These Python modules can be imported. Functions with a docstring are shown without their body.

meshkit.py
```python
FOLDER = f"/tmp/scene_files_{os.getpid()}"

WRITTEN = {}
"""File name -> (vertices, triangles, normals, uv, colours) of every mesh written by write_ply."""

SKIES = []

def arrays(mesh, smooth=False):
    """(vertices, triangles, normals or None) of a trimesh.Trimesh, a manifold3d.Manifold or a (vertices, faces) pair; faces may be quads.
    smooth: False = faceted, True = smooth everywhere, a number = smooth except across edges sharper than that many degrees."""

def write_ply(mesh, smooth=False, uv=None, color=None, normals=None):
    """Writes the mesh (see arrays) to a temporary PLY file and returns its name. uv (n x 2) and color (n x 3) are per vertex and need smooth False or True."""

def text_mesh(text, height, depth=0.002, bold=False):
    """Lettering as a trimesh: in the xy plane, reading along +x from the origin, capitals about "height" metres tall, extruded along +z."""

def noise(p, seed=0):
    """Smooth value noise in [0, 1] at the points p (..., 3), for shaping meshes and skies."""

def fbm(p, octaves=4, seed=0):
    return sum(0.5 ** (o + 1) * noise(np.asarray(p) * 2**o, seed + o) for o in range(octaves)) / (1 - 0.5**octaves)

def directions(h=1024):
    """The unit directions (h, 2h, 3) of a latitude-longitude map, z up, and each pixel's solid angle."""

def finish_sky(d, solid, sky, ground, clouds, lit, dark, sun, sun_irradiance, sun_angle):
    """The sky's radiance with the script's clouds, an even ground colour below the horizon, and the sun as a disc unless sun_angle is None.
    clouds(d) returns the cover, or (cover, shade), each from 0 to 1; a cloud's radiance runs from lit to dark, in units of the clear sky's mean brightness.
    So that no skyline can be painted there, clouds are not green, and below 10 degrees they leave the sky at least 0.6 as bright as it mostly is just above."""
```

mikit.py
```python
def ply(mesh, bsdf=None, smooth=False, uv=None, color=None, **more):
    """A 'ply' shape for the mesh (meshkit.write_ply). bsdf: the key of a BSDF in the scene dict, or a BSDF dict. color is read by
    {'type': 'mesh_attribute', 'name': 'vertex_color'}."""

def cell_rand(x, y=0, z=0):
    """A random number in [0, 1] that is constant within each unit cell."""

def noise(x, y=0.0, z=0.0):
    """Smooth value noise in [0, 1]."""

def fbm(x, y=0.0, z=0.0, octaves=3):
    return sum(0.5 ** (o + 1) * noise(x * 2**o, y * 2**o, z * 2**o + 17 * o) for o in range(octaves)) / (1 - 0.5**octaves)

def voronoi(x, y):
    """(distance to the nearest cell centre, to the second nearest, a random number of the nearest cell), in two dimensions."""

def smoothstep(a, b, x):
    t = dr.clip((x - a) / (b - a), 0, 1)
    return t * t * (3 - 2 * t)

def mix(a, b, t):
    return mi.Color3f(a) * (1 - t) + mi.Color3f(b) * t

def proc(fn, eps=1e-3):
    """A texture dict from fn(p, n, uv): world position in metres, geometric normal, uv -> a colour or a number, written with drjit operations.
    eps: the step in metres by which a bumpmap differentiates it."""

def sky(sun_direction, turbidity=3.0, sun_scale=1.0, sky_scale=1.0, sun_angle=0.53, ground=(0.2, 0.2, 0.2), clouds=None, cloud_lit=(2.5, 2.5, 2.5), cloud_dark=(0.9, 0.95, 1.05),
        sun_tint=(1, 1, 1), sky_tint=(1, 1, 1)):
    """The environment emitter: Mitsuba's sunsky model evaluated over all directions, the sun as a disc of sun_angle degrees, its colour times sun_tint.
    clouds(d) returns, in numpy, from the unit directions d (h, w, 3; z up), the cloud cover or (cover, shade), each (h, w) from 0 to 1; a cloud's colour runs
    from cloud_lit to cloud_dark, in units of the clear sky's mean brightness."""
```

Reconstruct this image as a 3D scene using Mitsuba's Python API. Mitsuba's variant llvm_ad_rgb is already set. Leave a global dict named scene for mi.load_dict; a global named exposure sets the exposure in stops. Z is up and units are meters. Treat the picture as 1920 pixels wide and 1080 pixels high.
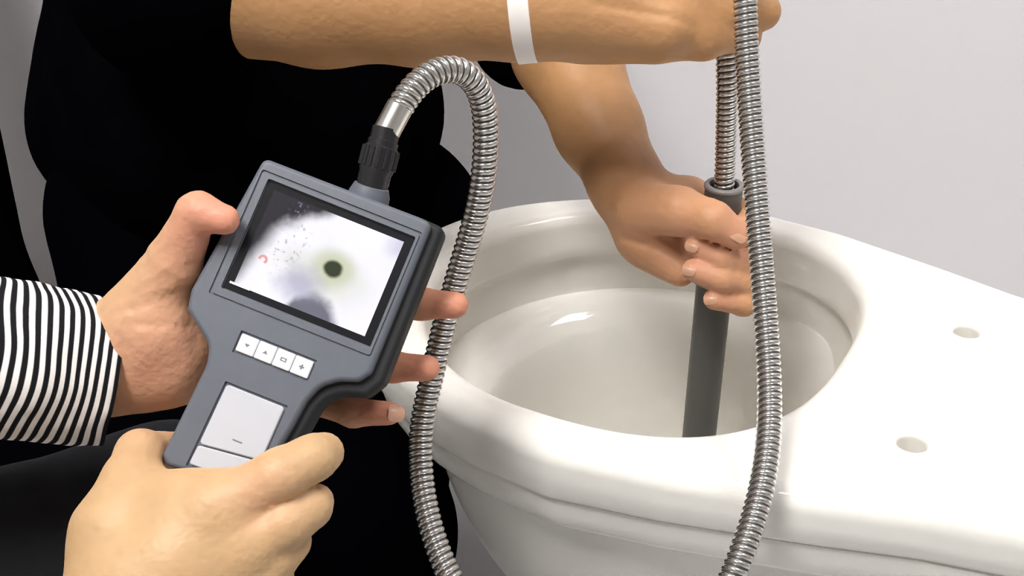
import math, random
import numpy as np, trimesh, mitsuba as mi, drjit as dr
import manifold3d as m3
from scipy.interpolate import CubicSpline
from scipy.spatial import cKDTree
from shapely.geometry import Polygon, box as sbox
import meshkit, mikit
from mikit import noise, fbm, smoothstep, mix

T = mi.ScalarTransform4f
scene, labels = {}, {}

# ------------------------------------------------------------------ camera
F = 2017.3                                   # focal length in pixels of the 1920 x 1080 frame
PITCH, ROLL = 0.5018, -0.0491
EYE = np.array([0.0, 0.0, 0.78])
cp, sp, cr, sr = math.cos(PITCH), math.sin(PITCH), math.cos(ROLL), math.sin(ROLL)
FWD = np.array([0, cp, -sp]); _up = np.array([0, sp, cp]); _rt = np.array([1.0, 0, 0])
RIGHT = _rt * cr + _up * sr
UP = -_rt * sr + _up * cr
exposure = 0.0
scene['camera'] = {'type': 'perspective', 'fov': math.degrees(2 * math.atan(960 / F)), 'fov_axis': 'x', 'near_clip': 0.02, 'far_clip': 50,
                   'to_world': T().look_at(origin=EYE.tolist(), target=(EYE + FWD).tolist(), up=UP.tolist())}


def at(x, y, d):
    """The point of the place at depth d that the photograph shows at pixel x, y."""
    return EYE + d * (FWD + RIGHT * (x - 960) / F - UP * (y - 540) / F)


# the toilet's frame: axis towards its back, the side away from the camera, up
TO, YAW = np.array([0.0825, 0.6652, 0.0]), -0.5849
TX = np.array([math.cos(YAW), math.sin(YAW), 0]); TY = np.array([-math.sin(YAW), math.cos(YAW), 0]); TZ = np.array([0, 0, 1.0])


def tl(x, y, z):
    return TO + x * TX + y * TY + z * TZ


# ------------------------------------------------------------------ light: ceiling panels of the room
LAMPS = [  # centre, half sizes, radiance
    ('ceiling_light', (-0.50, -0.35, 2.40), (0.26, 0.52), (37.0, 36.2, 34.9)),
    ('ceiling_light_001', (0.90, 0.35, 2.40), (0.26, 0.52), (15.5, 15.2, 15.1)),
]

# ------------------------------------------------------------------ materials


def rgb(*c):
    return {'type': 'rgb', 'value': list(c)}


def principled(key, base, rough=0.5, two=True, **kw):
    b = {'type': 'principled', 'base_color': base if isinstance(base, dict) else rgb(*base), 'roughness': rough, **kw}
    scene[key] = {'type': 'twosided', 'bsdf': b} if two else b
    return key


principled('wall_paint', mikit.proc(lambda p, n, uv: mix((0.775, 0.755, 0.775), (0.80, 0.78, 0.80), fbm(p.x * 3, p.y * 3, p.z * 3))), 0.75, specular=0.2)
principled('floor_screed', mikit.proc(lambda p, n, uv: mix((0.36, 0.355, 0.36), (0.41, 0.405, 0.41), fbm(p.x * 9, p.y * 9, 2.0))), 0.6)
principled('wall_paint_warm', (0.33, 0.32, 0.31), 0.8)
principled('ceiling_paint', (0.36, 0.36, 0.35), 0.9)
principled('trim_paint', (0.62, 0.61, 0.61), 0.5)
principled('ceramic', mikit.proc(lambda p, n, uv: mix((0.765, 0.752, 0.705), (0.79, 0.778, 0.735), fbm(p.x * 6, p.y * 6, p.z * 6))), 0.07, specular=0.5)
principled('steel', (0.72, 0.70, 0.67), 0.20, metallic=1.0)
principled('ferrule_steel', (0.78, 0.76, 0.73), 0.28, metallic=1.0)
principled('pvc_grey', mikit.proc(lambda p, n, uv: mix((0.060, 0.060, 0.058), (0.078, 0.078, 0.075), fbm(p.x * 60, p.y * 60, p.z * 25))), 0.45)
principled('pvc_rim', (0.20, 0.19, 0.19), 0.5)
principled('rubber_grey', mikit.proc(lambda p, n, uv: mix((0.088, 0.098, 0.121), (0.104, 0.114, 0.139), fbm(p.x * 90, p.y * 90, p.z * 90))), 0.5, specular=0.45)
principled('rubber_dark', (0.013, 0.014, 0.016), 0.6, specular=0.3)
principled('groove_black', (0.006, 0.006, 0.008), 0.5, specular=0.12)
principled('liner_grey', (0.03, 0.03, 0.03), 0.5)
principled('key_white', (0.62, 0.63, 0.66), 0.4)
principled('pad_grey', (0.47, 0.48, 0.52), 0.35)
principled('print_grey', (0.16, 0.16, 0.18), 0.6)
principled('connector_black', (0.010, 0.010, 0.012), 0.35)
principled('black_cotton', mikit.proc(lambda p, n, uv: mix((0.0008, 0.0008, 0.0014), (0.0016, 0.0016, 0.0024), fbm(p.x * 40, p.y * 40, p.z * 40))), 1.0, specular=0.0)
principled('black_trouser', (0.0010, 0.0010, 0.0018), 1.0, specular=0.0)
principled('charcoal_trouser', mikit.proc(lambda p, n, uv: mix((0.010, 0.010, 0.012), (0.016, 0.016, 0.018), fbm(p.x * 90, p.y * 90, p.z * 90))), 0.9, specular=0.15)
principled('silicone_white', (0.80, 0.76, 0.74), 0.45)
principled('nail', (0.56, 0.32, 0.22), 0.35, specular=0.35)
principled('nail_tan', (0.46, 0.26, 0.165), 0.35, specular=0.35)
scene['skin'] = {'type': 'bumpmap', 'arbitrary': mikit.proc(lambda p, n, uv: fbm(p.x * 320, p.y * 320, p.z * 320, octaves=3), eps=4e-4), 'scale': 0.0004,
                 'bsdf': {'type': 'principled', 'base_color': {'type': 'mesh_attribute', 'name': 'vertex_color'}, 'roughness': 0.5, 'specular': 0.35}}

STRIPE = 0.0051


def stripe_colour(p, n, uv):
    s = uv.y / STRIPE + 0.10 * fbm(p.x * 60, p.y * 60, p.z * 60)
    f = s - dr.floor(s)
    w = smoothstep(0.40, 0.52, f) * (1 - smoothstep(0.90, 1.0, f))
    return mix((0.008, 0.008, 0.010), (0.76, 0.75, 0.74), w)


principled('striped_cotton', mikit.proc(stripe_colour), 0.9, specular=0.15)

# ------------------------------------------------------------------ helpers


def put(key, mesh, mat, smooth=35, label=None, category=None, group=None, kind=None, **kw):
    scene[key] = mikit.ply(mesh, mat, smooth=smooth, **kw)
    d = {k: v for k, v in dict(label=label, category=category, group=group, kind=kind).items() if v}
    if d:
        labels[key] = d
    return key


def thing(key, label, category, group=None):
    labels[key] = {'label': label, 'category': category}
    if group:
        labels[key]['group'] = group
    return key


def frame(x, y, z, o):
    m = np.eye(4); m[:3, 0], m[:3, 1], m[:3, 2], m[:3, 3] = x, y, z, o
    return m


def from_manifold(m):
    k = m.to_mesh()
    return trimesh.Trimesh(k.vert_properties[:, :3], k.tri_verts, process=False)


def rounded_box(lo, hi, r, seg=16):
    lo, hi = np.array(lo, float) + r, np.array(hi, float) - r
    s = m3.Manifold.sphere(r, seg)
    return m3.Manifold.batch_hull([s.translate([x, y, z]) for x in (lo[0], hi[0]) for y in (lo[1], hi[1]) for z in (lo[2], hi[2])])


def unit(v):
    v = np.asarray(v, float)
    return v / np.linalg.norm(v)


def spline(points, n):
    p = np.array(points, float)
    t = np.r_[0, np.cumsum(np.linalg.norm(np.diff(p, axis=0), axis=1))]
    c = CubicSpline(t, p)
    u = np.linspace(0, t[-1], n * 4)
    q = c(u)
    s = np.r_[0, np.cumsum(np.linalg.norm(np.diff(q, axis=0), axis=1))]
    return c(np.interp(np.linspace(0, s[-1], n), s, u)), s[-1]


def transport(c, up0=None):
    """Tangents and a twist-free pair of normals along the polyline c."""
    t = np.gradient(c, axis=0); t /= np.linalg.norm(t, axis=1, keepdims=True)
    a = np.array([0.13, 0.31, 0.94]) if up0 is None else np.asarray(up0, float)
    out = np.zeros_like(c)
    for i in range(len(c)):
        a = a - t[i] * (a @ t[i]); a /= np.linalg.norm(a); out[i] = a
    return t, out, np.cross(t, out)


def tube(c, radii, seg=24, up0=None, closed_ends=True, squash=1.0):
    t, a, b = transport(c, up0)
    th = np.arange(seg) * 2 * np.pi / seg
    r = np.broadcast_to(np.asarray(radii, float).reshape(len(c), -1), (len(c), seg))
    v = c[:, None] + r[..., None] * (np.cos(th)[None, :, None] * a[:, None] + squash * np.sin(th)[None, :, None] * b[:, None])
    n = len(c); i, j = np.meshgrid(np.arange(n - 1), np.arange(seg), indexing='ij')
    k = (j + 1) % seg
    q = np.stack([i * seg + j, i * seg + k, (i + 1) * seg + k, (i + 1) * seg + j], -1).reshape(-1, 4)
    f = np.vstack([q[:, [0, 1, 2]], q[:, [0, 2, 3]]])
    v = v.reshape(-1, 3)
    if closed_ends:
        j = np.arange(seg); k = (j + 1) % seg
        v = np.vstack([v, c[0], c[-1]]); m = n * seg
        f = np.vstack([f, np.stack([k, j, j * 0 + m], 1), np.stack([(n - 1) * seg + j, (n - 1) * seg + k, j * 0 + m + 1], 1)])
    return trimesh.Trimesh(v, f, process=False)


def lathe(profile, origin, axis, seg=40):
    """profile: (distance along the axis, radius) pairs, walked so that the outside is to the left."""
    z = unit(axis); x = unit(np.cross(z, [0.3, 0.2, 0.9])); y = np.cross(z, x)
    th = np.arange(seg) * 2 * np.pi / seg
    ring = np.cos(th)[:, None] * x + np.sin(th)[:, None] * y
    p = np.array(profile, float)
    v = (np.asarray(origin)[None, None] + p[:, 0, None, None] * z + p[:, 1, None, None] * ring[None]).reshape(-1, 3)
    n = len(p); i, j = np.meshgrid(np.arange(n - 1), np.arange(seg), indexing='ij'); k = (j + 1) % seg
    q = np.stack([i * seg + j, i * seg + k, (i + 1) * seg + k, (i + 1) * seg + j], -1).reshape(-1, 4)
    return trimesh.Trimesh(v, np.vstack([q[:, [0, 1, 2]], q[:, [0, 2, 3]]]), process=False)


# ---- bodies and cloth: a smooth union of tapered bones, meshed by surface nets on the blocks that the surface crosses
def smin(a, b, k):
    h = np.maximum(k - np.abs(a - b), 0) / k
    return np.minimum(a, b) - h * h * k * 0.25


class Bones:
    """Bones in groups: groups[0] is the trunk (palms, arms), every other group a finger that melts only into the trunk."""

    def __init__(self, k=0.012, kf=0.004, kj=0.006, kff=0.0012):
        self.groups, self.k, self.kf, self.kj, self.kff = [[]], k, kf, kj, kff
        self.creases, self.tips, self.bumps = [], [], None

    def bone(self, a, b, ra, rb, g=0):
        self.groups[g].append((np.asarray(a, float), np.asarray(b, float), ra, rb))

    def chain(self, pts, g=0):
        for (a, ra), (b, rb) in zip(pts, pts[1:]):
            self.bone(a, b, ra, rb, g)

    def finger(self, pts, pink=True):
        self.groups.append([])
        self.chain(pts, len(self.groups) - 1)
        if pink:
            self.tips.append((pts[-1][0], pts[-1][1]))

    def crease(self, point, normal, width, depth, reach):
        self.creases.append((np.asarray(point, float), unit(normal), width, depth, reach))

    def __call__(self, P):
        lo, hi = P.min(0), P.max(0)

        def group(bones, k):
            d = None
            for a, b, ra, rb in bones:
                r = max(ra, rb)
                gap = np.maximum(np.maximum(np.minimum(a, b) - r - hi, lo - np.maximum(a, b) - r), 0)
                if np.linalg.norm(gap) > 0.075:
                    continue
                ab = b - a
                t = np.clip((P - a) @ ab / max(ab @ ab, 1e-12), 0, 1)
                e = np.linalg.norm(P - a - t[:, None] * ab, axis=1) - (ra + t * (rb - ra))
                d = e if d is None else smin(d, e, k)
            return d

        trunk, hand = group(self.groups[0], self.k), None
        for g in self.groups[1:]:
            f = group(g, self.kf)
            if f is not None:
                hand = f if hand is None else smin(hand, f, self.kff)
        out = hand if trunk is None else trunk if hand is None else smin(trunk, hand, self.kj)
        if out is None:
            return np.full(len(P), 1.0)
        near = np.abs(out) < 0.02
        if near.any():
            Q, add = P[near], 0
            for c, n, w, dep, reach in self.creases:
                if np.all(c > lo - 2 * reach) and np.all(c < hi + 2 * reach):
                    q = Q - c
                    add = add + dep * np.exp(-((q @ n) / w) ** 2) * np.exp(-(np.einsum('ij,ij->i', q, q) / reach**2) ** 2)
            if self.bumps is not None:
                add = add + self.bumps(Q)
            out = out.copy(); out[near] += add
        return out


def sdf_mesh(fn, lo, hi, h, B=12):
    lo, hi = np.asarray(lo, float), np.asarray(hi, float)
    nb = np.ceil((hi - lo) / (B * h)).astype(int)
    ids = np.stack(np.meshgrid(*[np.arange(k) for k in nb], indexing='ij'), -1).reshape(-1, 3)
    cen = lo + (ids + 0.5) * B * h
    keep = np.zeros(len(ids), bool)
    for s in range(0, len(ids), 27):
        keep[s:s + 27] = np.abs(fn(cen[s:s + 27])) < B * h * 0.9 + 3 * h
    ids = ids[keep]
    g = np.stack(np.meshgrid(*[np.arange(B + 1)] * 3, indexing='ij'), -1).reshape(-1, 3)
    vk, vp, quads = [], [], []
    N = nb * B + 8

    def key(c):
        return (c[..., 0] * N[1] + c[..., 1]) * N[2] + c[..., 2]

    corners = np.array([(i, j, k) for i in (0, 1) for j in (0, 1) for k in (0, 1)])
    edges = [(a, b) for a in range(8) for b in range(a + 1, 8) if np.abs(corners[a] - corners[b]).sum() == 1]
    for s in range(0, len(ids), 4):
        for bid in ids[s:s + 4]:
            idx = g + bid * B
            D = fn(lo + idx * h).reshape(B + 1, B + 1, B + 1)
            if D.min() > 0 or D.max() < 0:
                continue
            S = D < 0
            c8 = np.stack([D[i:i + B, j:j + B, k:k + B] for i, j, k in corners], -1)
            act = np.argwhere((c8.min(-1) < 0) & (c8.max(-1) >= 0))
            if len(act):
                v8 = c8[act[:, 0], act[:, 1], act[:, 2]]
                acc, cnt = np.zeros((len(act), 3)), np.zeros(len(act))
                for a, b in edges:
                    x = (v8[:, a] < 0) != (v8[:, b] < 0)
                    t = np.where(x, v8[:, a] / np.where(x, v8[:, a] - v8[:, b], 1), 0)
                    acc += np.where(x[:, None], corners[a] + t[:, None] * (corners[b] - corners[a]), 0); cnt += x
                cell = act + bid * B
                vk.append(key(cell)); vp.append(lo + (cell + acc / cnt[:, None]) * h)
            for ax in range(3):
                sl = [slice(0, B)] * 3; sh = list(sl); sh[ax] = slice(1, B + 1)
                A, Bn = S[tuple(sl)], S[tuple(sh)]
                e = np.argwhere(A != Bn)
                if not len(e):
                    continue
                ins = A[e[:, 0], e[:, 1], e[:, 2]]
                e = e + bid * B
                u, w = (ax + 1) % 3, (ax + 2) % 3
                du, dw = np.eye(3, dtype=int)[u], np.eye(3, dtype=int)[w]
                q = np.stack([key(e - du - dw), key(e - dw), key(e), key(e - du)], 1)
                q[~ins] = q[~ins][:, ::-1]
                quads.append(q)
    vk, vp, q = np.concatenate(vk), np.vstack(vp), np.vstack(quads)
    o = np.argsort(vk); vk, vp = vk[o], vp[o]
    i = np.searchsorted(vk, q); i[i >= len(vk)] = 0
    ok = (vk[i] == q).all(1)
    q = i[ok]
    m = trimesh.Trimesh(vp, np.vstack([q[:, [0, 1, 2]], q[:, [0, 2, 3]]]), process=False)
    return m


def box_of(*groups, pad=0.03):
    p = np.vstack([np.vstack([a - max(ra, rb), a + max(ra, rb), b - max(ra, rb), b + max(ra, rb)]) for g in groups for a, b, ra, rb in g])
    return p.min(0) - pad, p.max(0) + pad


def skin_colour(v, tips, base, pink=(0.58, 0.21, 0.145), reach=0.016, seed=0, flush=()):
    n = meshkit.fbm(v * 45, 3, seed)[:, None]; n2 = meshkit.fbm(v * 220, 2, seed + 9)[:, None]
    c = np.array(base) * (0.90 + 0.20 * n) * (0.95 + 0.10 * n2)
    c = c * (1 - 0.25 * np.clip(n - 0.5, 0, 1)) + np.array([0.52, 0.22, 0.17]) * 0.25 * np.clip(n - 0.5, 0, 1)
    if tips:
        d = np.min([np.linalg.norm(v - t, axis=1) - r for t, r, _ in [(*x, 0) for x in tips]], axis=0)
        w = np.exp(-(np.maximum(d, 0) / reach) ** 2)[:, None] * 0.75
        c = c * (1 - w) + np.array(pink) * w
    for t, r, k in flush:
        w = (np.exp(-np.einsum('ij,ij->i', v - t, v - t) / r**2) * k)[:, None]
        c = c * (1 - w) + np.array([0.60, 0.285, 0.20]) * w
    return np.clip(c, 0, 1)


def nail_mesh(centre, along, out, w, l, thick=0.0006):
    """A curved fingernail plate: its middle, the way it points, the way it faces."""
    z = unit(out); y = unit(np.asarray(along) - z * (np.asarray(along) @ z)); x = np.cross(y, z)
    u, v = np.meshgrid(np.linspace(-1, 1, 13), np.linspace(-1, 1, 13), indexing='ij')
    ww = np.sqrt(np.clip(1 - (np.abs(v) * 0.93) ** 4, 0, 1))
    X = u * ww * w / 2; Y = v * l / 2
    Z = -(X ** 2) / (w * 0.95) - (Y ** 2) / (l * 2.6)
    top = centre + X[..., None] * x + Y[..., None] * y + Z[..., None] * z
    bot = top - z * thick
    n = 13; i, j = np.meshgrid(np.arange(n - 1), np.arange(n - 1), indexing='ij')
    q = np.stack([i * n + j, (i + 1) * n + j, (i + 1) * n + j + 1, i * n + j + 1], -1).reshape(-1, 4)
    f = np.vstack([q[:, [0, 1, 2]], q[:, [0, 2, 3]]])
    rim = np.r_[np.arange(n) * n, (n - 1) * n + np.arange(1, n), (np.arange(n - 2, -1, -1)) * n + n - 1, np.arange(n - 2, 0, -1)]
    k = np.roll(rim, -1); m = n * n
    side = np.vstack([np.stack([k, rim, rim + m], 1), np.stack([k, rim + m, k + m], 1)])
    return trimesh.Trimesh(np.vstack([top.reshape(-1, 3), bot.reshape(-1, 3)]), np.vstack([f, f[:, ::-1] + m, side]), process=False)


# ------------------------------------------------------------------ the room
ROOM = trimesh.transformations.rotation_matrix(math.radians(-8.5), [0, 0, 1])


def slab(lo, hi):
    b = trimesh.creation.box(extents=np.subtract(hi, lo))
    b.apply_translation(np.add(lo, hi) / 2)
    b.apply_transform(ROOM)
    return b


X0, X1, Y0, Y1, ZC = -1.75, 1.55, -1.9, 1.365, 2.45
put('floor', slab((X0 - .1, Y0 - .1, -0.10), (X1 + .1, Y1 + .1, 0.0)), 'floor_screed', smooth=False, kind='structure')
put('ceiling', slab((X0 - .1, Y0 - .1, ZC), (X1 + .1, Y1 + .1, ZC + .1)), 'ceiling_paint', smooth=False, kind='structure')
put('wall_back', slab((X0 - .1, Y1, 0), (X1 + .1, Y1 + .1, ZC)), 'wall_paint', smooth=False, kind='structure')
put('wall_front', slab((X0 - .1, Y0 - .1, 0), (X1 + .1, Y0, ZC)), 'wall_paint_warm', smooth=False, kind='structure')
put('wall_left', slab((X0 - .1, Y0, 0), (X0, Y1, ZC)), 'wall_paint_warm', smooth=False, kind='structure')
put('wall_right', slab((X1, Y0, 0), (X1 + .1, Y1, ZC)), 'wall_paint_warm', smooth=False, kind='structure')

for key, c, hs, rad in LAMPS:
    thing(key, 'square white ceiling light panel ' + ('above the person holding the inspection camera' if key == 'ceiling_light' else 'near the right wall'), 'ceiling light')
    fr = m3.Manifold.cube([2 * hs[0] + .06, 2 * hs[1] + .06, .05], True) - m3.Manifold.cube([2 * hs[0], 2 * hs[1], .06], True)
    m = from_manifold(fr); m.apply_translation([c[0], c[1], ZC - .025]); m.apply_transform(ROOM)
    put(key + '__frame', m, 'trim_paint', smooth=False)
    d = trimesh.Trimesh([[-hs[0], -hs[1], 0], [hs[0], -hs[1], 0], [hs[0], hs[1], 0], [-hs[0], hs[1], 0]], [[0, 2, 1], [0, 3, 2]], process=False)
    d.apply_translation([c[0], c[1], ZC - .04]); d.apply_transform(ROOM)
    put(key + '__diffuser', d, 'key_white', smooth=False)
    scene[key + '__diffuser']['emitter'] = {'type': 'area', 'radiance': rgb(*rad)}

# ------------------------------------------------------------------ the toilet
M = 200
TH = np.arange(M) * 2 * np.pi / M
CX = 0.03


def polar(poly):
    """Distances from (CX, 0) to the outline along the directions TH."""
    p = np.array(poly.exterior.coords)[:-1] - [CX, 0]
    p = np.vstack([p + (np.roll(p, -1, 0) - p) * t for t in np.linspace(0, 1, 12, endpoint=False)])
    a = np.arctan2(p[:, 1], p[:, 0]); o = np.argsort(a); a, r = a[o], np.hypot(*p[o].T)
    return np.interp((TH + np.pi) % (2 * np.pi) - np.pi, np.r_[a - 2 * np.pi, a, a + 2 * np.pi], np.r_[r, r, r])


th = np.linspace(0, 2 * np.pi, 240, endpoint=False)
ct, st = np.cos(th), np.sin(th)
nn = np.where(ct > 0, 2.64, 1.95)
opening = Polygon(np.c_[0.151 * np.sign(ct) * np.abs(ct) ** (2 / nn), 0.1456 * np.sign(st) * np.abs(st) ** (2 / nn)])
fx = np.linspace(-1, 1, 60)
front = [(0.035 - 0.238 * math.sqrt(max(0, 1 - abs(s) ** 2.15)), 0.183 * s) for s in fx]
outer = Polygon(front + [(0.10, 0.175), (0.186, 0.150), (0.239, 0.132), (0.40, 0.098), (0.40, -0.104), (0.239, -0.134), (0.186, -0.150), (0.10, -0.172)])
outer = outer.buffer(-0.03, 24).buffer(0.06, 24).buffer(-0.03, 24).simplify(0.0003)
foot = Polygon([(0.0 - 0.108 * math.cos(a), 0.124 * math.sin(a)) for a in np.linspace(-np.pi / 2, np.pi / 2, 40)] + [(0.20, 0.108), (0.24, 0.085), (0.24, -0.085), (0.20, -0.108)])
foot = foot.buffer(-0.02, 16).buffer(0.02, 16)
R_in, R_out, R_foot = polar(opening), polar(outer), polar(foot)
drain = 0.028 + 0 * TH
rings = []
for z in (0.02, 0.09, 0.115):
    rings.append((drain * (1.0 + 0.5 * (z > 0.10)), z))
for s in np.linspace(0.0, 1, 26)[1:]:                      # the bowl, steeper towards its top
    r = drain * 1.5 + (R_in + 0.006 - drain * 1.5) * math.sin(s * np.pi / 2) ** 0.92
    rings.append((r, 0.115 + (0.350 - 0.115) * (1 - math.cos(s * np.pi / 2)) ** 0.85))
rings += [(R_in + 0.0068, 0.356), (R_in + 0.0055, 0.3595), (R_in + 0.002, 0.3610), (R_in - 0.001, 0.3626), (R_in - 0.0018, 0.3655)]
for z in np.linspace(0.369, 0.385, 5):
    rings.append((R_in - 0.0018 + 0.0018 * (z - 0.369) / 0.016, z))
for a in np.linspace(0, np.pi / 2, 9)[1:]:
    rings.append((R_in + 0.013 * (1 - math.cos(a)), 0.387 + 0.013 * math.sin(a)))
for s in np.linspace(0, 1, 10)[1:]:
    rings.append((R_in + 0.013 + (R_out - 0.014 - R_in - 0.013) * s, 0.400))
for a in np.linspace(0, np.pi / 2, 12)[1:]:
    rings.append((R_out - 0.014 * (1 - math.sin(a)), 0.400 - 0.013 * (1 - math.cos(a))))
OUTSIDE = len(rings)
rings += [(R_out + 0.0004, 0.381), (R_out + 0.0005, 0.376), (R_out - 0.0005, 0.368), (R_out - 0.0015, 0.363), (R_out - 0.0025, 0.3608), (R_out - 0.0045, 0.3598), (R_out - 0.0105, 0.3594), (R_out - 0.0108, 0.3576), (R_out - 0.0066, 0.3568),
          (R_out - 0.0062, 0.354), (R_out - 0.0068, 0.346), (R_out - 0.0085, 0.338), (R_out - 0.0125, 0.3315), (R_out - 0.019, 0.3275), (R_out - 0.026, 0.3265)]
base = R_out - 0.026
for s in np.linspace(0, 1, 14)[1:]:
    k = s ** 0.8
    rings.append((base + (np.minimum(R_foot, base - 0.004) - base) * k, 0.3265 - 0.022 * s ** 3))
low = np.minimum(R_foot, base - 0.004)
for z in np.linspace(0.29, 0.03, 14):
    rings.append((low * (0.97 - 0.05 * math.sin((z - 0.03) / 0.26 * np.pi)), z))
rings += [(low * 0.985, 0.02), (low * 0.985, 0.0)]
SIDE = 0.006
for a in range(OUTSIDE, len(rings)):                       # the lip under the rim rises a little towards the back
    r, z = rings[a]
    z = z + 0 * TH
    rings[a] = (r, z + 0.030 * (CX + r * np.cos(TH)) * np.clip((0.378 - z) / 0.012, 0, 1) * np.clip((z - 0.20) / 0.1, 0, 1))
v = np.vstack([np.c_[CX + r * np.cos(TH), r * np.sin(TH) + SIDE, z + 0 * TH] for r, z in rings] + [[[CX, SIDE, 0.02]], [[CX, SIDE, 0.0]]])
nr = len(rings); i, j = np.meshgrid(np.arange(nr - 1), np.arange(M), indexing='ij'); k = (j + 1) % M
q = np.stack([i * M + j, i * M + k, (i + 1) * M + k, (i + 1) * M + j], -1).reshape(-1, 4)
j = np.arange(M); k = (j + 1) % M
f = np.vstack([q[:, [0, 1, 2]], q[:, [0, 2, 3]], np.stack([j * 0 + nr * M, k, j], 1), np.stack([j * 0 + nr * M + 1, (nr - 1) * M + j, (nr - 1) * M + k], 1)])
tm = trimesh.Trimesh(v, f, process=False)
if tm.volume < 0:
    tm.invert()
body = m3.Manifold(m3.Mesh(np.asarray(tm.vertices, np.float32), np.asarray(tm.faces, np.uint32)))
for s in (1, -1):                                            # the two holes of the seat's hinges, with softened mouths
    prof = [[0, -0.06], [0.0080, -0.06], [0.0080, -0.0040], [0.0087, -0.0020], [0.0100, -0.0007], [0.0118, 0.0], [0.0118, 0.01], [0, 0.01]]
    hole = m3.Manifold.revolve(m3.CrossSection([prof]), 48).translate([0.2145, 0.0695 * s, 0.400])
    body = body - hole
tm = from_manifold(body)
tm.apply_transform(frame(TX, TY, TZ, TO))
put('toilet', tm, 'ceramic', smooth=32, label='white ceramic toilet bowl without a seat, two hinge holes in its rim', category='toilet')

# ------------------------------------------------------------------ the grey pipe in the bowl
PT, PB = at(1358, 347, 0.706), at(1318, 745, 0.79)
ax = unit(PB - PT)
PB = PT + ax * 0.262
prof = [(0.002, 0.0092), (0.0, 0.0098), (0.0, 0.0116), (0.0012, 0.0124), (0.262, 0.0124), (0.262, 0.0098), (0.004, 0.0096), (0.002, 0.0092)]
thing('pipe', 'dark grey plastic pipe standing in the toilet bowl, gripped by a hand', 'pipe')
put('pipe__tube', lathe(prof[::-1], PT, ax, 40), 'pvc_grey', smooth=40)
prof = [(-0.0008, 0.0097), (-0.001, 0.0122), (0.0, 0.0131), (0.0014, 0.0131), (0.0022, 0.0124), (0.0022, 0.0097), (-0.0008, 0.0097)]
put('pipe__collar', lathe(prof, PT, ax, 40), 'pvc_rim', smooth=40, label='lighter grey cut end of the pipe')

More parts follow.
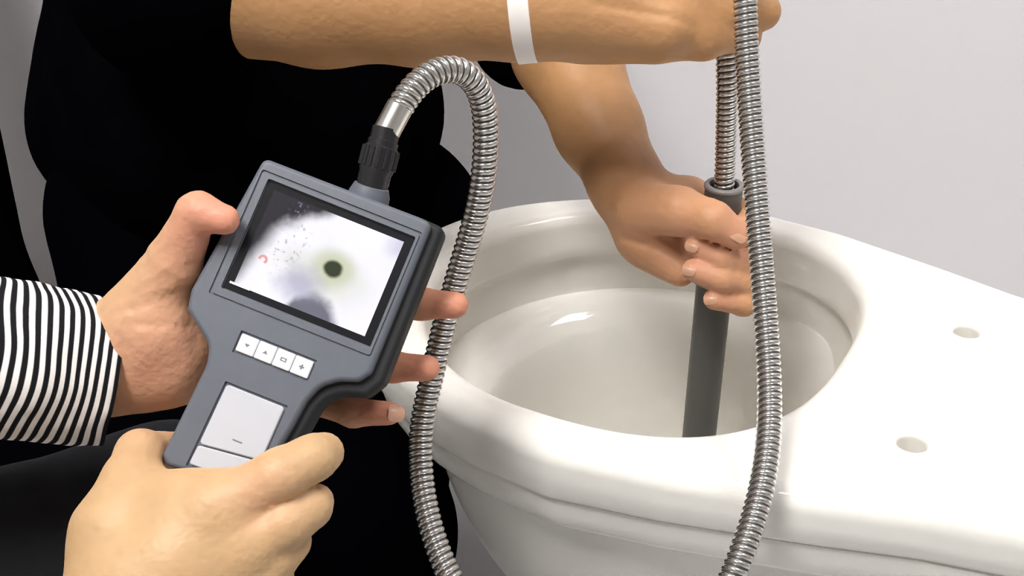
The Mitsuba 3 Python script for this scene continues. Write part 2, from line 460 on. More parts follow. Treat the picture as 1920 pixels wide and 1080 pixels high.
# ------------------------------------------------------------------ the inspection camera: x right, y down its face, z into it (mm)
DX = np.array([0.9288, 0.3702, -0.0166]); DY = np.array([-0.3694, 0.9213, -0.1216]); DZ = np.cross(DX, DY)
DO = np.array([-0.0903, -0.0120, 0.5027])


def cam_to_world(c):
    c = np.asarray(c, float)
    return c[..., :1] * RIGHT - c[..., 1:2] * UP + c[..., 2:3] * FWD


DM = frame(*[cam_to_world(a)  for a in (DX, DY, DZ)], EYE + cam_to_world(DO)) @ np.diag([.001, .001, .001, 1])


def dev(x, y, z):
    return (DM @ [x, y, z, 1])[:3]


def dmesh(m):
    m = from_manifold(m) if isinstance(m, m3.Manifold) else m
    m = m.copy(); m.apply_transform(DM)
    return m


def cs(poly):
    return m3.CrossSection([np.array(g.exterior.coords)[:-1][:, :2] for g in [poly]] + [np.array(r.coords)[:-1] for r in poly.interiors], m3.FillRule.EvenOdd)


head = [(-43.5, -36.5), (37, -38.2), (47.8, -37.7), (49.0, 41), (44.0, 49.5), (34, 52.5), (28, 57), (25.2, 64), (23.8, 77), (18.3, 109), (-28, 112), (-31.5, 108.5), (-30, 75), (-29.5, 63), (-32, 54), (-39.5, 49), (-48, 43), (-50, 34)]
face = [(-43.5, -36.5), (36, -37.6), (42.0, -37.0), (42.5, 39), (38.5, 44.5), (30, 47.5), (23, 53), (19.8, 62), (18.4, 76), (13.4, 108.5), (-28, 112), (-31.5, 108.5), (-30, 75), (-29.5, 63), (-32, 54), (-39.5, 49), (-48, 43), (-50, 34)]
front_plan = Polygon(face).buffer(-3.5, 16).buffer(15, 24).buffer(-15.0, 24).buffer(3.5, 16).simplify(0.05)
plan = Polygon(head).buffer(-3.5, 16).buffer(15, 24).buffer(-15.0, 24).buffer(3.5, 16).simplify(0.05)


def shell(levels, plan):
    """Stacked outlines (inset, z): hull-free loft of one plan with rounded shoulders, as slices joined."""
    out = []
    ref = np.array(plan.buffer(-12, 16).exterior.coords)
    n = 360
    ring = plan.exterior if plan.exterior.is_ccw else Polygon(list(plan.exterior.coords)[::-1]).exterior
    base = np.array([ring.interpolate(t, normalized=True).coords[0] for t in np.arange(n) / n])
    tang = np.roll(base, -1, 0) - np.roll(base, 1, 0)
    nor = np.c_[tang[:, 1], -tang[:, 0]]; nor /= np.linalg.norm(nor, axis=1, keepdims=True)
    v = np.vstack([np.c_[base - nor * ins, np.full(n, z)] for ins, z in levels] + [[[*base.mean(0), levels[0][1]]], [[*base.mean(0), levels[-1][1]]]])
    f = []
    for a in range(len(levels) - 1):
        i = np.arange(n); k = (i + 1) % n
        f += [np.stack([a * n + i, a * n + k, (a + 1) * n + k], 1), np.stack([a * n + i, (a + 1) * n + k, (a + 1) * n + i], 1)]
    return v[:-2], np.vstack(f), n


def closed_shell(levels, plan):
    v, f, n = shell(levels, plan)
    caps = []
    for a, flip in ((0, True), (len(levels) - 1, False)):
        p = v[a * n:(a + 1) * n, :2]
        tri = m3.triangulate([p.astype(np.float64)])
        tri = np.asarray(tri) + a * n
        caps.append(tri[:, ::-1] if flip else tri)
    m = trimesh.Trimesh(v, np.vstack([f] + caps), process=False)
    m.merge_vertices()
    if m.volume < 0:
        m.invert()
    return m


arc = [(2.4 * (1 - math.sin(a)), 2.4 * (1 - math.cos(a))) for a in np.linspace(0, np.pi / 2, 8)]
levels = arc + [(-0.2, 6), (-0.4, 9), (0.0, 14), (1.0, 19), (2.5, 24)]
housing = closed_shell(levels, front_plan)
hm = m3.Manifold(m3.Mesh(np.asarray(housing.vertices, np.float32), np.asarray(housing.faces, np.uint32)))
win = sbox(-36.5, -27, 36.5, 26.8).buffer(1.0, 8)
hm = hm - cs(win).extrude(4.2).translate([0, 0, -2.0])
g_out, g_in = sbox(-40.6, -29.9, 38.5, 31.2).buffer(1.2, 8), sbox(-39.6, -28.9, 37.5, 30.2).buffer(1.2, 8)
hm = hm - (cs(g_out) - cs(g_in)).extrude(2.2).translate([0, 0, -1.2])
hm = hm - cs(sbox(-20.3, 43.0, 16.7, 52.9).buffer(0.5, 8)).extrude(2.4).translate([0, 0, -1])
hm = hm - cs(Polygon([(-17.6, 67.3), (12.4, 67.3), (11.6, 107.0), (-19.0, 108.0)]).buffer(0.6, 8)).extrude(2.4).translate([0, 0, -1])
thing('inspection_camera', 'grey handheld inspection camera with lit screen and long steel hose, held in two hands', 'inspection camera')
put('inspection_camera__housing', dmesh(hm), 'rubber_grey', smooth=30)
dark = closed_shell([(2.6, 5.0)] + [(2.6 - 3.0 * math.sin(a), 5.0 + 3.5 * (1 - math.cos(a))) for a in np.linspace(0, np.pi / 2, 8)][1:] + [(-0.8, 14), (-1.0, 19), (-0.6, 22.5), (-0.1, 25), (1.0, 26.4), (2.5, 27.2)], plan)
put('inspection_camera__rubber_guard', dmesh(dark), 'rubber_dark', smooth=35, label='darker rubber guard around the sides')
m = m3.Manifold.batch_boolean([cs(sbox(-36.9, -27.4, 36.9, 27.2)).extrude(0.6).translate([0, 0, 1.6])], m3.OpType.Add)
put('inspection_camera__screen_border', dmesh(m), 'groove_black', smooth=False, label='black border around the screen')


def screen_picture(p, n, uv):
    x, y = uv.x * 66 - 33, uv.y * 48 - 24                     # mm on the screen, y down
    w1 = fbm(x * 0.13, y * 0.13, 3.1, octaves=4) - 0.5; w2 = fbm(x * 0.7, y * 0.7, 8.2, octaves=3)
    c = mix((0.93, 0.92, 1.0), (1.02, 0.99, 1.05), fbm(x * 0.10, y * 0.10, 5.0))
    dh = dr.sqrt(dr.square((x - 7.2) * 0.92) + dr.square(y - 0.3)) + 2.0 * w1
    c = mix(c, (0.56, 0.60, 0.36), (1 - smoothstep(4.0, 13.0, dh)) * 0.85)
    c = mix(c, (0.66, 0.68, 0.52), (1 - smoothstep(6.0, 19.0, dr.sqrt(dr.square((x - 4.0) * 0.55) + dr.square((y - 5.0) * 1.2)) + 4 * w1)) * 0.45)
    c = mix(c, (0.030, 0.042, 0.012), 1 - smoothstep(3.2, 5.0, dh))
    # the dark foot of the picture and its shaded upper left corner
    foot = smoothstep(0.0, 9.0, y - 9.5 - 0.075 * dr.square(x - 6.5) * 0.9 + 9 * w1) * smoothstep(-14.0, -2.0, x + 6)
    c = mix(c, (0.080, 0.080, 0.125), foot * 0.9)
    c = mix(c, (0.40, 0.39, 0.55), (1 - smoothstep(3, 13, dr.sqrt(dr.square(x + 6) * 0.7 + dr.square(y - 13)) + 8 * w1)) * 0.7)
    edge = -0.75 * (x + 33) - 1.05 * (y + 24) + 24.5 + 10 * w1
    edge = dr.maximum(edge, -(x + 33) * 1.0 + 9.0 - 0.28 * (y + 4) + 3 * w1)
    c = mix(c, (0.016, 0.014, 0.020), smoothstep(-3.0, 7.0, edge))
    c = mix(c, (0.30, 0.29, 0.46), smoothstep(0.60, 0.72, w2) * (1 - smoothstep(5, 13, dr.abs(x + 17) + 0.4 * dr.abs(y + 6))) * 0.6)
    c = mix(c, (0.42, 0.40, 0.62), smoothstep(19.0, 27.0, x + 0.2 * y + 5 * w1) * (1 - smoothstep(-20.0, -12.0, y)) * 0.5)
    # the little red mark
    rm = dr.abs(dr.sqrt(dr.square(x + 25.0) + dr.square(y - 8.4)) - 1.7)
    c = mix(c, (0.85, 0.30, 0.30), (1 - smoothstep(0.3, 0.95, rm)) * (1 - smoothstep(8.9, 9.4, y - 0.3 * x - 7.6)) * 0.9)
    return c


sc = trimesh.Trimesh([[-33, -24, 1.5], [33, -24, 1.5], [33, 24, 1.5], [-33, 24, 1.5]], [[0, 2, 1], [0, 3, 2]], process=False)
put('inspection_camera__screen', dmesh(sc), 'groove_black', smooth=False, uv=np.array([[0, 0], [1, 0], [1, 1], [0, 1.0]]), label='lit screen showing the inside of a drain with a dark hole')
scene['inspection_camera__screen']['emitter'] = {'type': 'area', 'radiance': mikit.proc(screen_picture)}
gl = rounded_box((-35.0, 23.2, 0.6), (-24.5, 24.4, 1.3), 0.3, 8)
put('inspection_camera__screen_tag', dmesh(gl), 'key_white', smooth=30, label='small white strip in the lower left corner of the screen')

bm = rounded_box((-4.45, -4.3, 0), (4.45, 4.3, 3.0), 0.7, 12)
icon = [Polygon([(-1.3, -0.5), (1.3, -0.5), (0, 1.1)]), Polygon([(-1.3, 0.7), (1.3, 0.7), (0, -0.9)]), sbox(-1.5, -0.9, 1.5, 0.9).difference(sbox(-0.9, -0.4, 0.9, 0.4)), sbox(-0.4, -1.2, 0.4, 1.2).union(sbox(-1.2, -0.4, 1.2, 0.4))]
for i in range(4):
    key = 'inspection_camera__button' + (f'_{i:03d}' if i else '')
    c = [-15.4 + 9.05 * i, 47.9, -0.15]
    put(key, dmesh(bm.translate(c)), 'key_white', smooth=30, **({'label': 'white button in the row below the screen'} if i == 0 else {}))
    put(key + '__symbol', dmesh(cs(icon[i]).extrude(0.25).translate([c[0], c[1], c[2] - 0.1])), 'print_grey', smooth=False)


def plate(pts, r, z0, z1):
    p = Polygon(pts).buffer(-r, 12).buffer(r, 12)
    a, b = cs(p.buffer(-0.5, 8)), cs(p)
    return m3.Manifold.batch_hull([a.extrude(0.05).translate([0, 0, z0]), b.extrude(z1 - z0 - 0.5).translate([0, 0, z0 + 0.5])])


put('inspection_camera__cover_panel', dmesh(plate([(-17.0, 67.9), (11.8, 67.9), (11.4, 94.0), (-17.9, 97.4)], 1.6, -0.1, 2.4)), 'pad_grey', smooth=30, label='light grey panel on the handle')
put('inspection_camera__cover_panel__mark', dmesh(rounded_box((-4.6, 89.6, -0.35), (0.2, 90.3, 0.2), 0.25, 8)), 'print_grey', smooth=30)
put('inspection_camera__cover_panel_001', dmesh(plate([(-18.0, 98.2), (11.4, 94.8), (11.2, 106.4), (-18.6, 107.4)], 1.2, -0.1, 2.4)), 'pad_grey', smooth=30, label='small light grey panel at the foot of the handle')

# the connector, the ferrule and the hose
C0 = dev(8, -37, 13); C1 = at(705, 322, 0.517); C2 = at(722, 252, 0.5185); C3 = at(750, 200, 0.519)
col = lathe([(0, 0), (0.0, 0.0105), (0.006, 0.0100), (0.010, 0.0085), (0.010, 0)][::-1], dev(8, -35, 13), C1 - C0, 36)
if col.volume < 0: col.invert()
put('inspection_camera__socket', col, 'rubber_grey', smooth=35)
L = np.linalg.norm(C2 - C0)
pc = [(0.004, 0.0), (0.004, 0.0070), (0.010, 0.0078), (0.0145, 0.0078), (0.016, 0.0084), (L * .80, 0.0084), (L * .82, 0.0074), (L * .90, 0.0074), (L * .91, 0.0068), (L + 0.003, 0.0068), (L + 0.003, 0.0)]
m = lathe(pc[::-1], C0, C2 - C0, 36)
parts = [m]
for a in range(16):                                         # the grip ribs of the screw nut
    t = unit(C2 - C0); x = unit(np.cross(t, [0.3, 0.2, 0.9])); y = np.cross(t, x)
    o = (math.cos(a * np.pi / 8) * x + math.sin(a * np.pi / 8) * y) * 0.0084
    parts.append(trimesh.creation.cylinder(0.0009, sections=8, segment=[C0 + t * 0.017 + o, C0 + t * L * .79 + o]))
put('inspection_camera__connector', trimesh.util.concatenate(parts), 'connector_black', smooth=35, label='black screw connector')
ax3 = unit(C3 - C2); L3 = np.linalg.norm(C3 - C2) + 0.001
put('inspection_camera__ferrule', lathe([(-0.001, 0.0), (-0.001, 0.0062), (0.0, 0.0066), (L3 - 0.001, 0.0066), (L3, 0.0062), (L3, 0.0)][::-1], C2, ax3, 36), 'ferrule_steel', smooth=35, label='smooth steel ferrule')

HOSE = [(748, 206, .5185), (785, 156, .523), (820, 134, .528), (858, 132, .535), (889, 155, .543), (907, 200, .552), (911, 262, .560), (906, 330, .567), (893, 400, .574), (870, 480, .582), (846, 560, .588),
        (823, 650, .594), (803, 735, .598), (791, 800, .598), (789, 870, .594), (797, 940, .588), (813, 1005, .582), (838, 1070, .576), (880, 1140, .57), (980, 1230, .56), (1120, 1275, .55), (1270, 1225, .54),
        (1345, 1135, .535), (1386, 1050, .538), (1415, 965, .547), (1434, 880, .558), (1442, 800, .570), (1442, 720, .580), (1437, 620, .588), (1428, 500, .594), (1418, 370, .597), (1408, 230, .598), (1401, 110, .596), (1397, 0, .592),
        (1395, -110, .590), (1390, -230, .596), (1378, -310, .617), (1366, -300, .647), (1361, -200, .664), (1361, -60, .667), (1362, 80, .669), (1363, 180, .678), (1361, 270, .694), (1358, 345, .7055)]
pts = [at(*p) for p in HOSE] + [PT + ax * 0.03, PT + ax * 0.10]
PITCH_H, SAMP = 0.0037, 10
c0, length = spline(pts, 400)
n = int(length / PITCH_H * SAMP)
c, length = spline(pts, n)
s = np.linspace(0, length, n)
seg = 26
ph = (s[:, None] / PITCH_H - np.arange(seg)[None] / seg) % 1.0
bead = np.clip(np.sin(np.pi * np.clip(ph / 0.78, 0, 1)), 0, 1) ** 0.35
rad = 0.00560 + 0.00125 * bead
put('inspection_camera__hose', tube(c, rad, seg), 'steel', smooth=True, label='ribbed flexible steel hose, looping out of the frame and up to a hand')
put('inspection_camera__hose__liner', tube(c0, np.full(400, 0.00605), 20), 'liner_grey', smooth=True)

# ------------------------------------------------------------------ people


def J(*p):
    """(point, radius) from pixel x, y, depth and a radius in millimetres."""
    return at(*p[:3]), p[3] * 0.001


def joint_creases(B, pts, depth=0.0006, width=0.0011):
    for (a, ra), (b, rb), (c, rc) in zip(pts, pts[1:], pts[2:]):
        n = unit(unit(b - a) + unit(c - b))
        for o in (-0.0016, 0.0016):
            B.crease(b + n * o, n, width, depth, rb * 1.6)


def build(B, key, h, base, nails, label, flush=(), seed=0, reach=0.016, pink=(0.58, 0.21, 0.145), nail='nail'):
    a, b = box_of(*B.groups)
    m = sdf_mesh(B, a, b, h)
    col = skin_colour(m.vertices, B.tips, base, reach=reach, seed=seed, flush=flush, pink=pink)
    put(key, m, 'skin', smooth=True, color=col, label=label, category='person')
    for i, nl in enumerate(nails):
        put(key + '__fingernail' + (f'_{i:03d}' if i else ''), nail_mesh(*nl), nail, smooth=40)
    return m


# --- the one who holds the inspection camera: a striped sleeve, both hands
B = Bones()
ELB_L = np.array([-.425, .345, .605])
lh = dict(wrist=J(185, 672, .532, 23), cmc=J(262, 618, .522, 19))
B.bone(ELB_L, lh['wrist'][0], .040, .023)
B.bone(at(185, 700, .535), at(258, 694, .535), .021, .0205)
B.bone(*[lh['wrist'][0], at(292, 608, .523)], .022, .0205)
B.bone(at(215, 660, .532), at(318, 690, .530), .023, .0185)
B.bone(at(300, 620, .523), at(345, 650, .528), .020, .016)
for x, y, d, r in ((485, 560, .548, 11), (490, 610, .550, 11), (480, 662, .549, 11), (465, 708, .546, 10)):
    B.bone(at(290, y * 0.5 + 325, .536), at(x, y, d), .016, r * .001)
thumb = [J(268, 590, .520, 19), J(322, 500, .510, 13.2), J(370, 398, .497, 9.3), J(421, 412, .4945, 7.1)]
index = [J(485, 560, .548, 10.5), J(680, 562, .549, 8.8), J(790, 570, .544, 7.8), J(853, 572, .538, 6.9)]
middle = [J(490, 612, .550, 10.5), J(640, 668, .551, 8.8), J(735, 688, .545, 7.6), J(801, 690, .538, 6.6)]
ring = [J(480, 664, .549, 10), J(585, 745, .548, 8.4), J(662, 773, .540, 7.2), J(730, 775, .532, 6.0)]
pinky = [J(465, 710, .546, 9), J(525, 775, .544, 7.5), J(545, 812, .538, 6.5), J(550, 830, .532, 5.5)]
for fg in (thumb, index, middle, ring, pinky):
    B.finger(fg)
joint_creases(B, thumb, 0.0008)
for x, y, nx, ny, L_, dep in ((300, 560, .35, 1, 26, .9), (330, 470, .5, 1, 17, .6), (322, 490, .5, 1, 17, .6), (315, 520, .5, 1, 18, .6), (232, 640, 1, .25, 22, .9), (243, 650, 1, .2, 22, .7), (322, 612, -.05, 1, 20, 1.0)):
    n3 = RIGHT * nx - UP * ny
    B.crease(at(x, y, .500), n3, .0011, dep * .001, L_ * .001)
lh_nails = [(at(745, 774, .5255), RIGHT - 0.02 * UP, -FWD + 0.25 * UP + .5 * RIGHT, .0085, .0085)]

rh_wrist = J(235, 1230, .462, 29)
B.bone(at(80, 1560, .42), rh_wrist[0], .040, .029)
B.bone(rh_wrist[0], at(330, 1060, .466), .029, .026)
B.bone(at(215, 1180, .466), at(228, 1000, .474), .026, .0195)
B.bone(at(228, 1000, .474), at(262, 935, .480), .0195, .015)
for x, y, d, r in ((398, 962, .464, 14), (452, 1022, .464, 14), (478, 1088, .470, 13), (480, 1150, .480, 12)):
    B.bone(at(270, 1100, .466), at(x, y, d), .022, r * .001)
B.bone(at(262, 955, .478), at(345, 950, .470), .0135, .013); B.bone(at(345, 950, .470), at(410, 945, .466), .013, .0135)
thumb2 = [J(232, 985, .474, 17), J(246, 900, .484, 12.5), J(262, 850, .497, 10.6), J(345, 846, .533, 9.5)]
index2 = [J(398, 962, .464, 13.5), J(525, 890, .463, 11.2), J(585, 860, .470, 10.2), J(607, 849, .478, 9.2)]
middle2 = [J(455, 1028, .464, 13), J(540, 978, .465, 10.6), J(580, 952, .472, 9.4), J(592, 941, .481, 8.3)]
ring2 = [J(478, 1088, .470, 12), J(515, 1038, .470, 10.6), J(540, 1014, .477, 9.6), J(545, 1008, .486, 8.4)]
pinky2 = [J(480, 1150, .480, 10), J(500, 1105, .480, 9), J(515, 1085, .486, 8), J(515, 1080, .494, 7)]
for fg in (thumb2, index2, middle2, ring2, pinky2):
    B.finger(fg, pink=False)
for fg in (index2, middle2):
    joint_creases(B, fg, 0.0005)
# arms and trunk beside the camera, under the clothes
ELB_R = at(80, 1560, .42)
SH_L, SH_R = np.array([-0.66, 0.30, 0.88]), np.array([-0.56, -0.06, 0.84])
B.bone(ELB_L + 0 * ELB_L, SH_L, .040, .052); B.bone(ELB_R, SH_R, .042, .052)
HIP = np.array([-0.72, 0.08, 0.42]); NECK = np.array([-0.58, 0.15, 0.95])
B.bone(SH_L, SH_R, .055, .055); B.bone(HIP + [0, .06, 0], (SH_L + NECK) / 2 - [0, 0, .1], .11, .09); B.bone(HIP - [0, .06, 0], (SH_R + NECK) / 2 - [0, 0, .1], .11, .09)
build(B, 'person', 0.0021, (0.475, 0.305, 0.160), lh_nails, 'person in a black and white striped shirt holding the inspection camera in both hands', seed=1, reach=.020,
      flush=[(at(285, 690, .515), .034, .65), (at(330, 520, .50), .020, .45), (at(370, 430, .49), .018, .5), (at(500, 920, .455), .016, .25), (at(330, 640, .515), .02, .5)])


def sleeve_mesh(pts, radii, n, seg=64, seed=0, amp=0.0035, inner=0.0016, squash=1.0, up0=None):
    """A thin-walled sleeve with folds; uv.y runs along it in metres."""
    c, L = spline(pts, n)
    t, a, b = transport(c, up0)
    s = np.linspace(0, L, n); r0 = np.interp(s, np.linspace(0, L, len(radii)), radii)
    th = np.arange(seg) * 2 * np.pi / seg
    ring = np.cos(th)[None, :, None] * a[:, None] + squash * np.sin(th)[None, :, None] * b[:, None]
    q = np.stack([np.cos(th)[None] * 1.6 + 0 * s[:, None], np.sin(th)[None] * 1.6 + 0 * s[:, None], s[:, None] * 26 + 0 * th[None]], -1)
    fold = meshkit.fbm(q, 3, seed) - 0.5
    r = r0[:, None] + amp * 2 * fold
    shear = (meshkit.fbm(q * 0.6, 2, seed + 4) - 0.5) * 0.010
    vo = c[:, None] + r[..., None] * ring + shear[..., None] * t[:, None]
    vi = c[:, None] + (r - inner)[..., None] * ring + shear[..., None] * t[:, None]
    v = np.vstack([vo.reshape(-1, 3), vi[:, :].reshape(-1, 3)])
    uv = np.c_[np.tile(th / 6.283, 2 * n), np.tile(np.repeat(s, seg), 2)]
    i, j = np.meshgrid(np.arange(n - 1), np.arange(seg), indexing='ij'); k = (j + 1) % seg
    q = np.stack([i * seg + j, i * seg + k, (i + 1) * seg + k, (i + 1) * seg + j], -1).reshape(-1, 4)
    m = n * seg
    j = np.arange(seg); k = (j + 1) % seg
    lip = np.stack([j, m + j, m + k, k], 1)
    q = np.vstack([q, q[:, ::-1] + m, lip])
    return trimesh.Trimesh(v, np.vstack([q[:, [0, 1, 2]], q[:, [0, 2, 3]]]), process=False), uv


WR = at(196, 694, .533); dirL = ELB_L - WR
s1, uv1 = sleeve_mesh([WR, WR + dirL * .3 + [0, 0, .003], WR + dirL * .6 + [0, 0, .003], WR + dirL * .9, ELB_L + dirL * .1 + [0, 0, .02], ELB_L * .75 + SH_L * .25 + [-.03, 0, 0.01], ELB_L * .35 + SH_L * .65, SH_L], [.0365, .0395, .0405, .042, .048, .056, .062, .07], 150, 96, 3, squash=1.0)
s2, uv2 = sleeve_mesh([at(170, 1360, .445), ELB_R, ELB_R * .7 + SH_R * .3 + [-.02, 0, -.01], ELB_R * .35 + SH_R * .65, SH_R], [.046, .054, .058, .062, .07], 70, 64, 8)
SB = Bones(k=.05)
SB.bone(SH_L, SH_R, .068, .068); SB.bone(HIP + [0, .06, -.04], (SH_L + NECK) / 2 - [0, 0, .08], .14, .10); SB.bone(HIP - [0, .06, .04], (SH_R + NECK) / 2 - [0, 0, .08], .14, .10)
SB.bumps = lambda Q: 0.010 * (meshkit.fbm(Q * 9, 3, 5) - .5)
s3 = sdf_mesh(SB, *box_of(*SB.groups), 0.010)
uv3 = np.c_[s3.vertices[:, 0], s3.vertices[:, 2]]
put('person__shirt', trimesh.util.concatenate([s1, s2, s3]), 'striped_cotton', smooth=True, uv=np.vstack([uv1, uv2, uv3]), label='black and white striped shirt')
TB = Bones(k=.03)
KNEE_L = at(310, 1000, .655)
TB.bone(HIP + [0, .05, -.02], HIP - [0, .05, .02], .14, .14)
TB.bone(HIP + [.05, .12, -.02], KNEE_L, .095, .062); TB.bone(KNEE_L, np.array([KNEE_L[0] - .06, KNEE_L[1] + .0, 0.10]), .060, .050)
TB.bone(HIP + [.05, -.10, -.03], np.array([-.42, -.22, .12]), .10, .08); TB.bone(np.array([-.42, -.22, .10]), np.array([-.85, -.25, .09]), .075, .055)
TB.bumps = lambda Q: 0.008 * (meshkit.fbm(Q * 14, 3, 6) - .5)
put('person__trousers', sdf_mesh(TB, *box_of(*TB.groups), 0.008), 'charcoal_trouser', smooth=True, label='dark charcoal trousers')

# --- the one in black who feeds the hose: both forearms bare
B = Bones()
# the near arm, across the top of the photograph
E1 = at(330, -35, .690)
B.chain([(E1, .045), J(600, -8, .645, 40.5), J(800, 2, .630, 36), J(985, 8, .618, 30.5)])
B.chain([J(985, 8, .618, 30), J(1120, 2, .617, 30)])
for y0, x, y, r in ((50, 1318, 74, 12.5), (20, 1335, 22, 13.5), (-15, 1335, -32, 13.5), (-50, 1325, -84, 13)):
    B.bone(at(1100, y0, .622), at(x, y, .627), .019, r * .001)
B.bone(at(1060, 25, .610), at(1230, 55, .612), .022, .018)
for (x, y, r) in ((1395, 66, 9.5), (1428, 20, 10.5), (1432, -34, 10.5), (1425, -86, 10.5)):
    B.finger([J(x - 75, y, .627, r + 2.4), J(x, y + 2, .640, r), J(x + 4, y, .672, r - 1), J(x - 52, y - 6, .690, r - 2)])
B.finger([J(1150, -110, .625, 17), J(1240, -170, .64, 13), J(1320, -170, .665, 11), J(1375, -150, .690, 9.5)])
B.crease(at(1225, 18, .585), UP + RIGHT * .12, .0022, .0016, .034)
# the far arm, reaching down to the pipe
E2 = at(1020, -70, .835)
B.chain([(E2, .044), J(1062, 95, .805, 39.5), J(1122, 240, .768, 30.0), J(1180, 350, .738, 25)])
B.bone(at(1172, 345, .738), at(1215, 430, .730), .023, .021)
B.bone(at(1202, 374, .730), at(1266, 376, .727), .0175, .0145)
B.bone(at(1215, 430, .732), at(1258, 474, .730), .021, .0165); B.bone(at(1240, 470, .728), at(1276, 508, .718), .014, .0105)
B.bone(at(1225, 400, .728), at(1290, 365, .738), .017, .0115)
for x, y in ((1298, 372), (1290, 410), (1280, 448), (1270, 482)):
    B.bone(at(1215, (y + 420) / 2, .735), at(x, y, .745), .015, .0115)
tl_ = [J(1200, 392, .716, 19), J(1272, 396, .692, 16), J(1335, 412, .6735, 12.2), J(1381, 440, .6745, 9.6)]
fi = [J(1298, 372, .745, 11), J(1400, 400, .730, 9.4), J(1404, 424, .700, 8.4), J(1356, 434, .6905, 7.4)]
fm = [J(1290, 410, .746, 11), J(1404, 478, .729, 9.4), J(1396, 493, .697, 8.6), J(1352, 485, .6845, 8.0), J(1304, 461, .6845, 7.2)]
fr_ = [J(1280, 448, .746, 10.5), J(1406, 524, .729, 9.0), J(1398, 531, .698, 8.2), J(1352, 523, .6850, 7.8), J(1298, 506, .6850, 7.1)]
fp = [J(1270, 482, .745, 10), J(1402, 562, .727, 8.6), J(1394, 569, .699, 8.0), J(1338, 561, .690, 6.9)]
for fg in (tl_, fi, fm, fr_, fp):
    B.finger(fg)
joint_creases(B, tl_, 0.0006)
B.crease(at(1235, 466, .708), UP * 1 + RIGHT * .30, .0020, .0020, .028)
B.crease(at(1258, 455, .708), UP * 1 + RIGHT * .55, .0016, .0014, .018)
nails1 = [(at(1387, 437, .6652), RIGHT * .9 - UP * .5, -FWD + UP * .55 + RIGHT * .35, .0098, .0115),
          (at(1297, 459, .6782), -RIGHT + UP * .45, -FWD * .9 + UP * .35 - RIGHT * .35, .0080, .0090),
          (at(1291, 504, .6785), -RIGHT + UP * .3, -FWD * .9 + UP * .30 - RIGHT * .35, .0080, .0090),
          (at(1331, 559, .6840), -RIGHT, -FWD * .9 + UP * .30 - RIGHT * .35, .0076, .0085)]
S1, S2 = at(250, -680, .80), at(600, -640, 1.02)
B.bone(E1, S1, .046, .055); B.bone(E2, S2, .044, .055); B.bone(S1, S2, .06, .06)
WA, WB = at(430, 300, .93), at(470, 300, 1.06)
B.bone(S1 * .7 + S2 * .3, WA, .10, .11); B.bone(S1 * .3 + S2 * .7, WB, .10, .11)
NK = (S1 + S2) / 2 + [.05, 0, .075]
B.bone((S1 + S2) / 2, NK, .060, .052)
HD = NK + [.055, 0, .095]                                      # the bent head, above the frame
B.bone(NK, HD, .052, .060); B.bone(HD + [-.02, 0, .02], HD + [.03, 0, .045], .078, .072); B.bone(HD + [.02, 0, .0], HD + [.045, 0, -.055], .062, .045)
B.bone(HD + [.085, 0, -.005], HD + [.108, 0, -.028], .008, .012); B.bone(HD + [.085, 0, -.06], HD + [.088, 0, -.064], .016, .014)
for sy in (-1, 1):
    B.bone(HD + [.0, sy * .076, -.01], HD + [-.012, sy * .082, .022], .010, .016)
build(B, 'person_001', 0.0023, (0.425, 0.225, 0.100), nails1, 'person in a black T-shirt with a white wristband feeding the hose into the pipe', seed=2, reach=.012, pink=(0.47, 0.225, 0.135), nail='nail_tan', flush=[(at(1270, 450, .70), .055, .42)])

SB = Bones(k=.045)
SB.bone(S1, S2, .075, .075)
SB.bone(at(400, -520, .87), at(420, 200, .88), .120, .135); SB.bone(at(500, -520, 1.0), at(500, 200, 1.02), .120, .150)
SB.bone(at(345, -400, .95), at(300, 60, .93), .088, .078)
SB.bone(at(272, 195, .92), at(620, 205, .98), .083, .100)
SB.bone(at(186, 272, .92), at(420, 250, .92), .048, .085)
SB.bumps = lambda Q: 0.010 * (meshkit.fbm(Q * np.array([8, 8, 5]), 3, 15) - .5)
SB.bone(S1, E1, .074, .058); SB.bone(E1, at(372, -75, .664), .057, .060)
SB.bone(S2, E2 * .85 + S2 * .15, .075, .062)
SB.bone(E2 * .9 + S2 * .1, at(980, 70, .835), .055, .042)
put('person_001__shirt', sdf_mesh(SB, *box_of(*SB.groups), 0.007), 'black_cotton', smooth=True, label='black T-shirt')
TB = Bones(k=.04)
TB.bone(at(350, 380, .93), at(560, 350, 1.04), .100, .120)
TB.bone(at(345, 420, .93), at(420, 980, .88), .104, .105)
TB.bone(at(560, 360, 1.05), at(748, 430, 1.06), .115, .078)
TB.bone(at(748, 430, 1.06), at(700, 960, 1.02), .078, .070)
TB.bone(at(480, 500, .98), at(640, 1000, .88), .11, .095)
TB.bone(at(420, 1000, .90), at(-250, 980, 1.06), .10, .075)
TB.bumps = lambda Q: 0.010 * (meshkit.fbm(Q * 9, 3, 25) - .5)
HB = Bones(k=.02)
HB.bone(HD + [-.035, 0, .035], HD + [.02, 0, .066], .083, .074); HB.bone(HD + [-.055, 0, .0], HD + [-.05, 0, -.03], .060, .048)
HB.bumps = lambda Q: 0.006 * (meshkit.fbm(Q * np.array([60, 60, 25]), 2, 31) - .5)
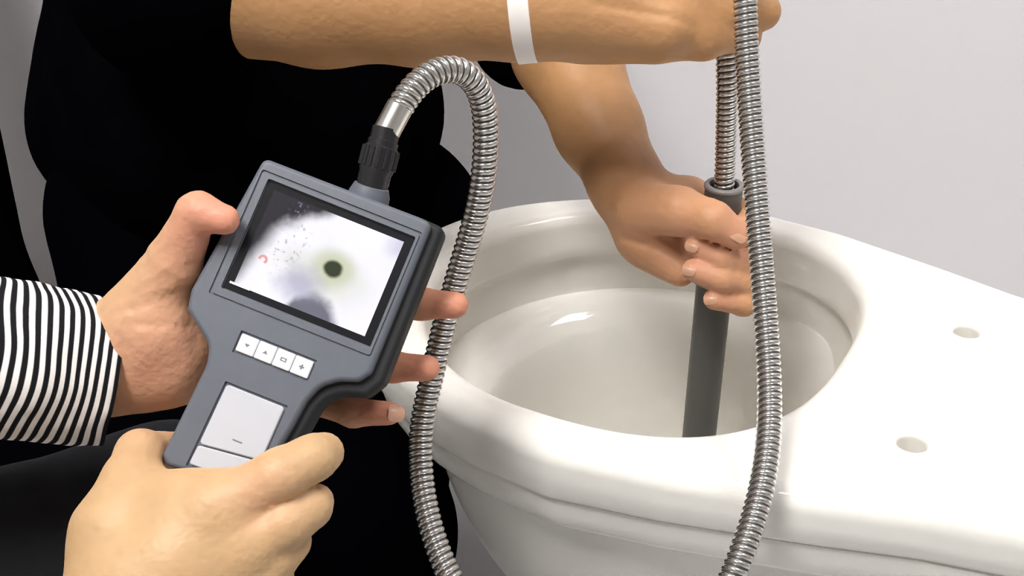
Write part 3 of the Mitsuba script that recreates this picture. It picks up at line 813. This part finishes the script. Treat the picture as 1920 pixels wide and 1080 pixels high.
put('person_001__hair', sdf_mesh(HB, *box_of(*HB.groups), 0.006), 'black_trouser', smooth=True, label='short black hair')
put('person_001__trousers', sdf_mesh(TB, *box_of(*TB.groups), 0.008), 'black_trouser', smooth=True, label='black trousers')
# the wristband: a flat ring round the near wrist
wc, wt = at(982, 8, .618), unit(at(1120, 2, .617) - at(800, 2, .630))
wt = unit(wt + UP * 0.10)
band = [(-0.0062, 0.0318), (-0.0055, 0.0336), (0.0055, 0.0336), (0.0062, 0.0318), (0.0050, 0.0312), (-0.0050, 0.0312), (-0.0062, 0.0318)]
m = lathe(band, wc, wt, 72)
if m.volume < 0: m.invert()
put('person_001__wristband', m, 'silicone_white', smooth=40, label='white wristband')

# --- a third person at the left edge, only dark trousers in view
TB = Bones(k=.05)
h3, k3 = at(-285, -100, 1.12), at(-62, 620, 1.13)
a3, OFF = np.array([k3[0] - .02, k3[1] + .03, .06]), np.array([-.15, .08, .0])
for o in (0 * OFF, OFF):
    TB.bone(h3 + o, k3 + o, .108, .071); TB.bone(k3 + o, a3 + o, .069, .056)
    PBn = globals().get('PBn') or Bones(k=.03)
    PBn.bone(h3 + o, k3 + o, .09, .052); PBn.bone(k3 + o, a3 + o, .050, .036); PBn.bone(a3 + o - [0, 0, .02], a3 + o + [.10, -.04, -.025], .034, .026)
TOR = h3 + OFF / 2
PBn.bone(TOR, TOR + [0, 0, .45], .12, .13); TB.bone(TOR, TOR + [0, 0, .06], .135, .13)
m = sdf_mesh(PBn, *box_of(*PBn.groups), 0.010)
put('person_002', m, 'skin', smooth=True, color=skin_colour(m.vertices, None, (0.5, 0.3, 0.18)), label='person in black clothes standing at the left edge behind the striped sleeve', category='person')
put('person_002__trousers', sdf_mesh(TB, *box_of(*TB.groups), 0.009), 'black_trouser', smooth=True, label='black trousers')
SB = Bones(k=.05)
SB.bone(TOR + [0, 0, .03], TOR + [0, 0, .47], .150, .155)
put('person_002__shirt', sdf_mesh(SB, *box_of(*SB.groups), 0.012), 'black_cotton', smooth=True, label='black shirt')
